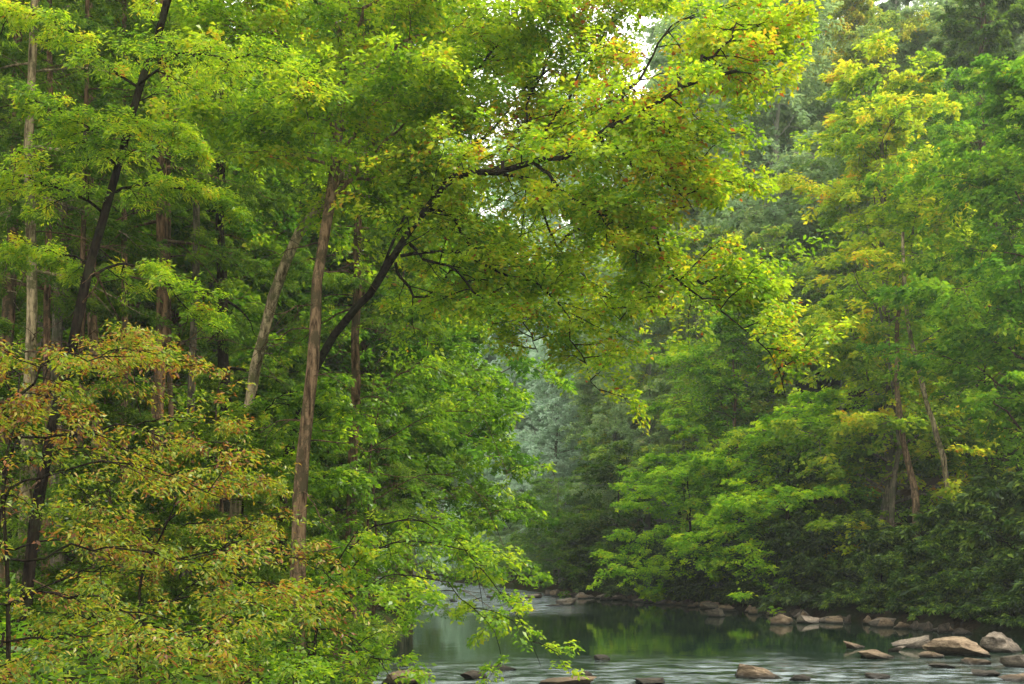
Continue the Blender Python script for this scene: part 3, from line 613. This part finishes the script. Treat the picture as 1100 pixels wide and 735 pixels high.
# ------------------------------------------------------------------ rocks
def rock_mesh(seed, sub):
    import bmesh
    rn = random.Random(seed); bm = bmesh.new(); bmesh.ops.create_icosphere(bm, subdivisions=sub, radius=1)
    pl = []
    for k in range(11):
        n = Vector((rn.gauss(0, 1), rn.gauss(0, 1), rn.gauss(0, .8))).normalized(); pl.append((n, rn.uniform(.30, .78)))
    of = Vector((rn.uniform(0, 90), rn.uniform(0, 90), 0))
    for v in bm.verts:
        c = v.co*(1+.45*noise.noise(v.co*1.2+of))
        for n, d in pl:
            e = c.dot(n)-d
            if e > 0: c = c-n*e
        c = c*(1+.09*noise.noise(c*3+of)+.05*noise.noise(c*8+of)+.02*noise.noise(c*20+of))
        v.co = c
    me = bpy.data.meshes.new('boulder'); bm.to_mesh(me); bm.free(); me.shade_smooth()
    me.set_sharp_from_angle(angle=R(28)); return me
def rock(px, py, wpx, hpx, mat, label, seed, group=None, name='boulder'):
    Y = H*F/(py-HY); w = wpx*Y/F; h = hpx*Y/F
    me = rock_mesh(seed, 5 if wpx > 30 else (4 if wpx > 18 else 3))
    me.materials.append(mat)
    o = mk_obj(name, me)
    co = np.array([v.co[:] for v in me.vertices]); ex = co.max(0)-co.min(0)
    sxx = w/ex[0]; szz = h*1.5/ex[2]
    o.scale = (sxx, sxx*.8, szz); o.location = ((px-550)*Y/F, Y+w*.3, max(0, float(gz((px-550)*Y/F, Y))) - szz*co[:, 2].max()+h)
    tag(o, label, 'boulder', group); return o
RK = [(812, 729, 54, 14, K_tan, 'flat tan boulder alone in the near shallows, right of the picture middle'), (1030, 704, 56, 19, K_tan, 'broad tan boulder with a rounded top left of the right edge pair'),
      (1078, 701, 44, 22, K_grey, 'tall grey boulder farthest right among the large ones'), (1092, 717, 36, 14, K_grey, 'low grey boulder at the right edge in front of the tall grey one'),
      (988, 697, 40, 14, K_grey, 'pale grey boulder left of the broad tan boulder'), (940, 708, 42, 9, K_tan, 'flat tan slab awash left of the big boulder group'),
      (918, 697, 26, 8, K_tan, 'small tan boulder left-most of the right group'), (1000, 707, 30, 7, K_tan, 'thin flat stone in front of the pale grey boulder'),
      (430, 736, 56, 17, K_tan, 'tan boulder under the hanging leaves at the left shore'), (612, 738, 66, 9, K_tan, 'flat tan slab at the bottom edge in the middle of the stream'),
      (625, 729, 22, 8, K_dark, 'small dark wet stone above the flat slab at the bottom edge'), (505, 730, 30, 9, K_dark, 'dark wet stone under the low hanging leaves'),
      (530, 721, 40, 6, K_dark, 'long low dark stone barely above the water by the hanging leaves'), (648, 709, 18, 5, K_dark, 'single small dark stone out in the calm water'),
      (700, 735, 34, 7, K_dark, 'dark low stone at the bottom edge left of the flat tan boulder'), (862, 732, 24, 7, K_dark, 'dark low stone right of the flat tan boulder'), (945, 730, 28, 6, K_dark, 'dark low stone at the bottom edge below the tan slab'),
      (845, 671, 28, 11, K_tan, 'tan stone at the waterline in the middle of the far bank'), (868, 670, 24, 9, K_grey, 'grey stone touching the tan stone at the far bank'), (770, 663, 24, 9, K_grey, 'grey stone left-most of the lit stones on the far bank'),
      (607, 650, 24, 8, K_grey, 'large grey boulder at the right end of the rapids'), (545, 646, 20, 5, K_grey, 'grey boulder at the left end of the rapids'), (575, 643, 18, 5, K_grey, 'grey boulder in the middle of the rapids'),
      (300, 733, 34, 8, K_dark, 'dark stone in the corner of shore left of the tan boulder'),
      (1054, 714, 28, 7, K_tan, 'small tan stone wedged below the broad tan boulder'), (1062, 727, 34, 6, K_dark, 'dark flat stone at the bottom right below the boulders'), (1096, 733, 36, 8, K_tan, 'tan stone in the bottom right corner'), (1018, 718, 26, 5, K_dark, 'dark awash stone in front of the thin flat stone'), (965, 701, 20, 7, K_grey, 'small grey stone between the tan slab and the pale grey boulder')]
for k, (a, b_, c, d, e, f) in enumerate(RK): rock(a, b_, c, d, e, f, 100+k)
rs = random.Random(3)
for k in range(100):
    Y = 35+35*(k/100); xb = float(np.interp(Y, YR, XR))+rs.uniform(-1.3, .0)
    px = 550+xb*F/Y; py = HY+H*F/Y; q = 40/Y
    rock(px, py, rs.uniform(7, 27)*q, rs.uniform(4, 11)*q, rs.choice([K_grey, K_tan, K_tan, K_dark]), 'small stone in the row of stones along the foot of the far bank', 200+k, 'stones along the foot of the far bank', 'stone')
for k in range(12):
    Y = rs.uniform(52, 70); X = rs.uniform(-3.5, 2.5)
    rock(550+X*F/Y, HY+H*F/Y, rs.uniform(6, 11), rs.uniform(2, 3.5), rs.choice([K_grey, K_dark]), 'small stone breaking the white water of the rapids', 400+k, 'stones in the rapids', 'stone')

# ------------------------------------------------------------------ light, world, camera
az, el = R(80), R(48)
sd = Vector((math.sin(az)*math.cos(el), math.cos(az)*math.cos(el), math.sin(el)))
sl = bpy.data.lights.new('sun', 'SUN'); sl.energy = 5; sl.angle = R(3); sl.color = (1, .95, .82)
so = bpy.data.objects.new('sun', sl); C.objects.link(so); so.rotation_euler = sd.to_track_quat('Z', 'Y').to_euler(); so.location = (20, -10, 60)
w = bpy.data.worlds.new('World'); scene.world = w; w.use_nodes = True
nt = w.node_tree; bg = nt.nodes['Background']
sk = nt.nodes.new('ShaderNodeTexSky'); sk.sky_type = 'NISHITA'; sk.sun_disc = False; sk.sun_elevation = el; sk.sun_rotation = az; sk.dust_density = 5; sk.air_density = 1.2
mxw = nt.nodes.new('ShaderNodeMix'); mxw.data_type = 'RGBA'; mxw.inputs[0].default_value = .6
nt.links.new(sk.outputs[0], mxw.inputs[6]); mxw.inputs[7].default_value = (27.5, 27.3, 24.8, 1)
nt.links.new(mxw.outputs[2], bg.inputs[0]); bg.inputs[1].default_value = .15
cam = bpy.data.cameras.new('camera'); co = bpy.data.objects.new('camera', cam); C.objects.link(co)
co.location = (0, 0, H); co.rotation_euler = (R(90), 0, 0)
cam.sensor_width = 36; cam.lens = 36*F/1100; cam.shift_y = (HY-367.5)/1100; cam.clip_end = 2000
scene.camera = co
scene.view_settings.view_transform = 'Standard'; scene.view_settings.look = 'None'
print('tris', sum(len(me.polygons) for me in bpy.data.meshes), n_h)
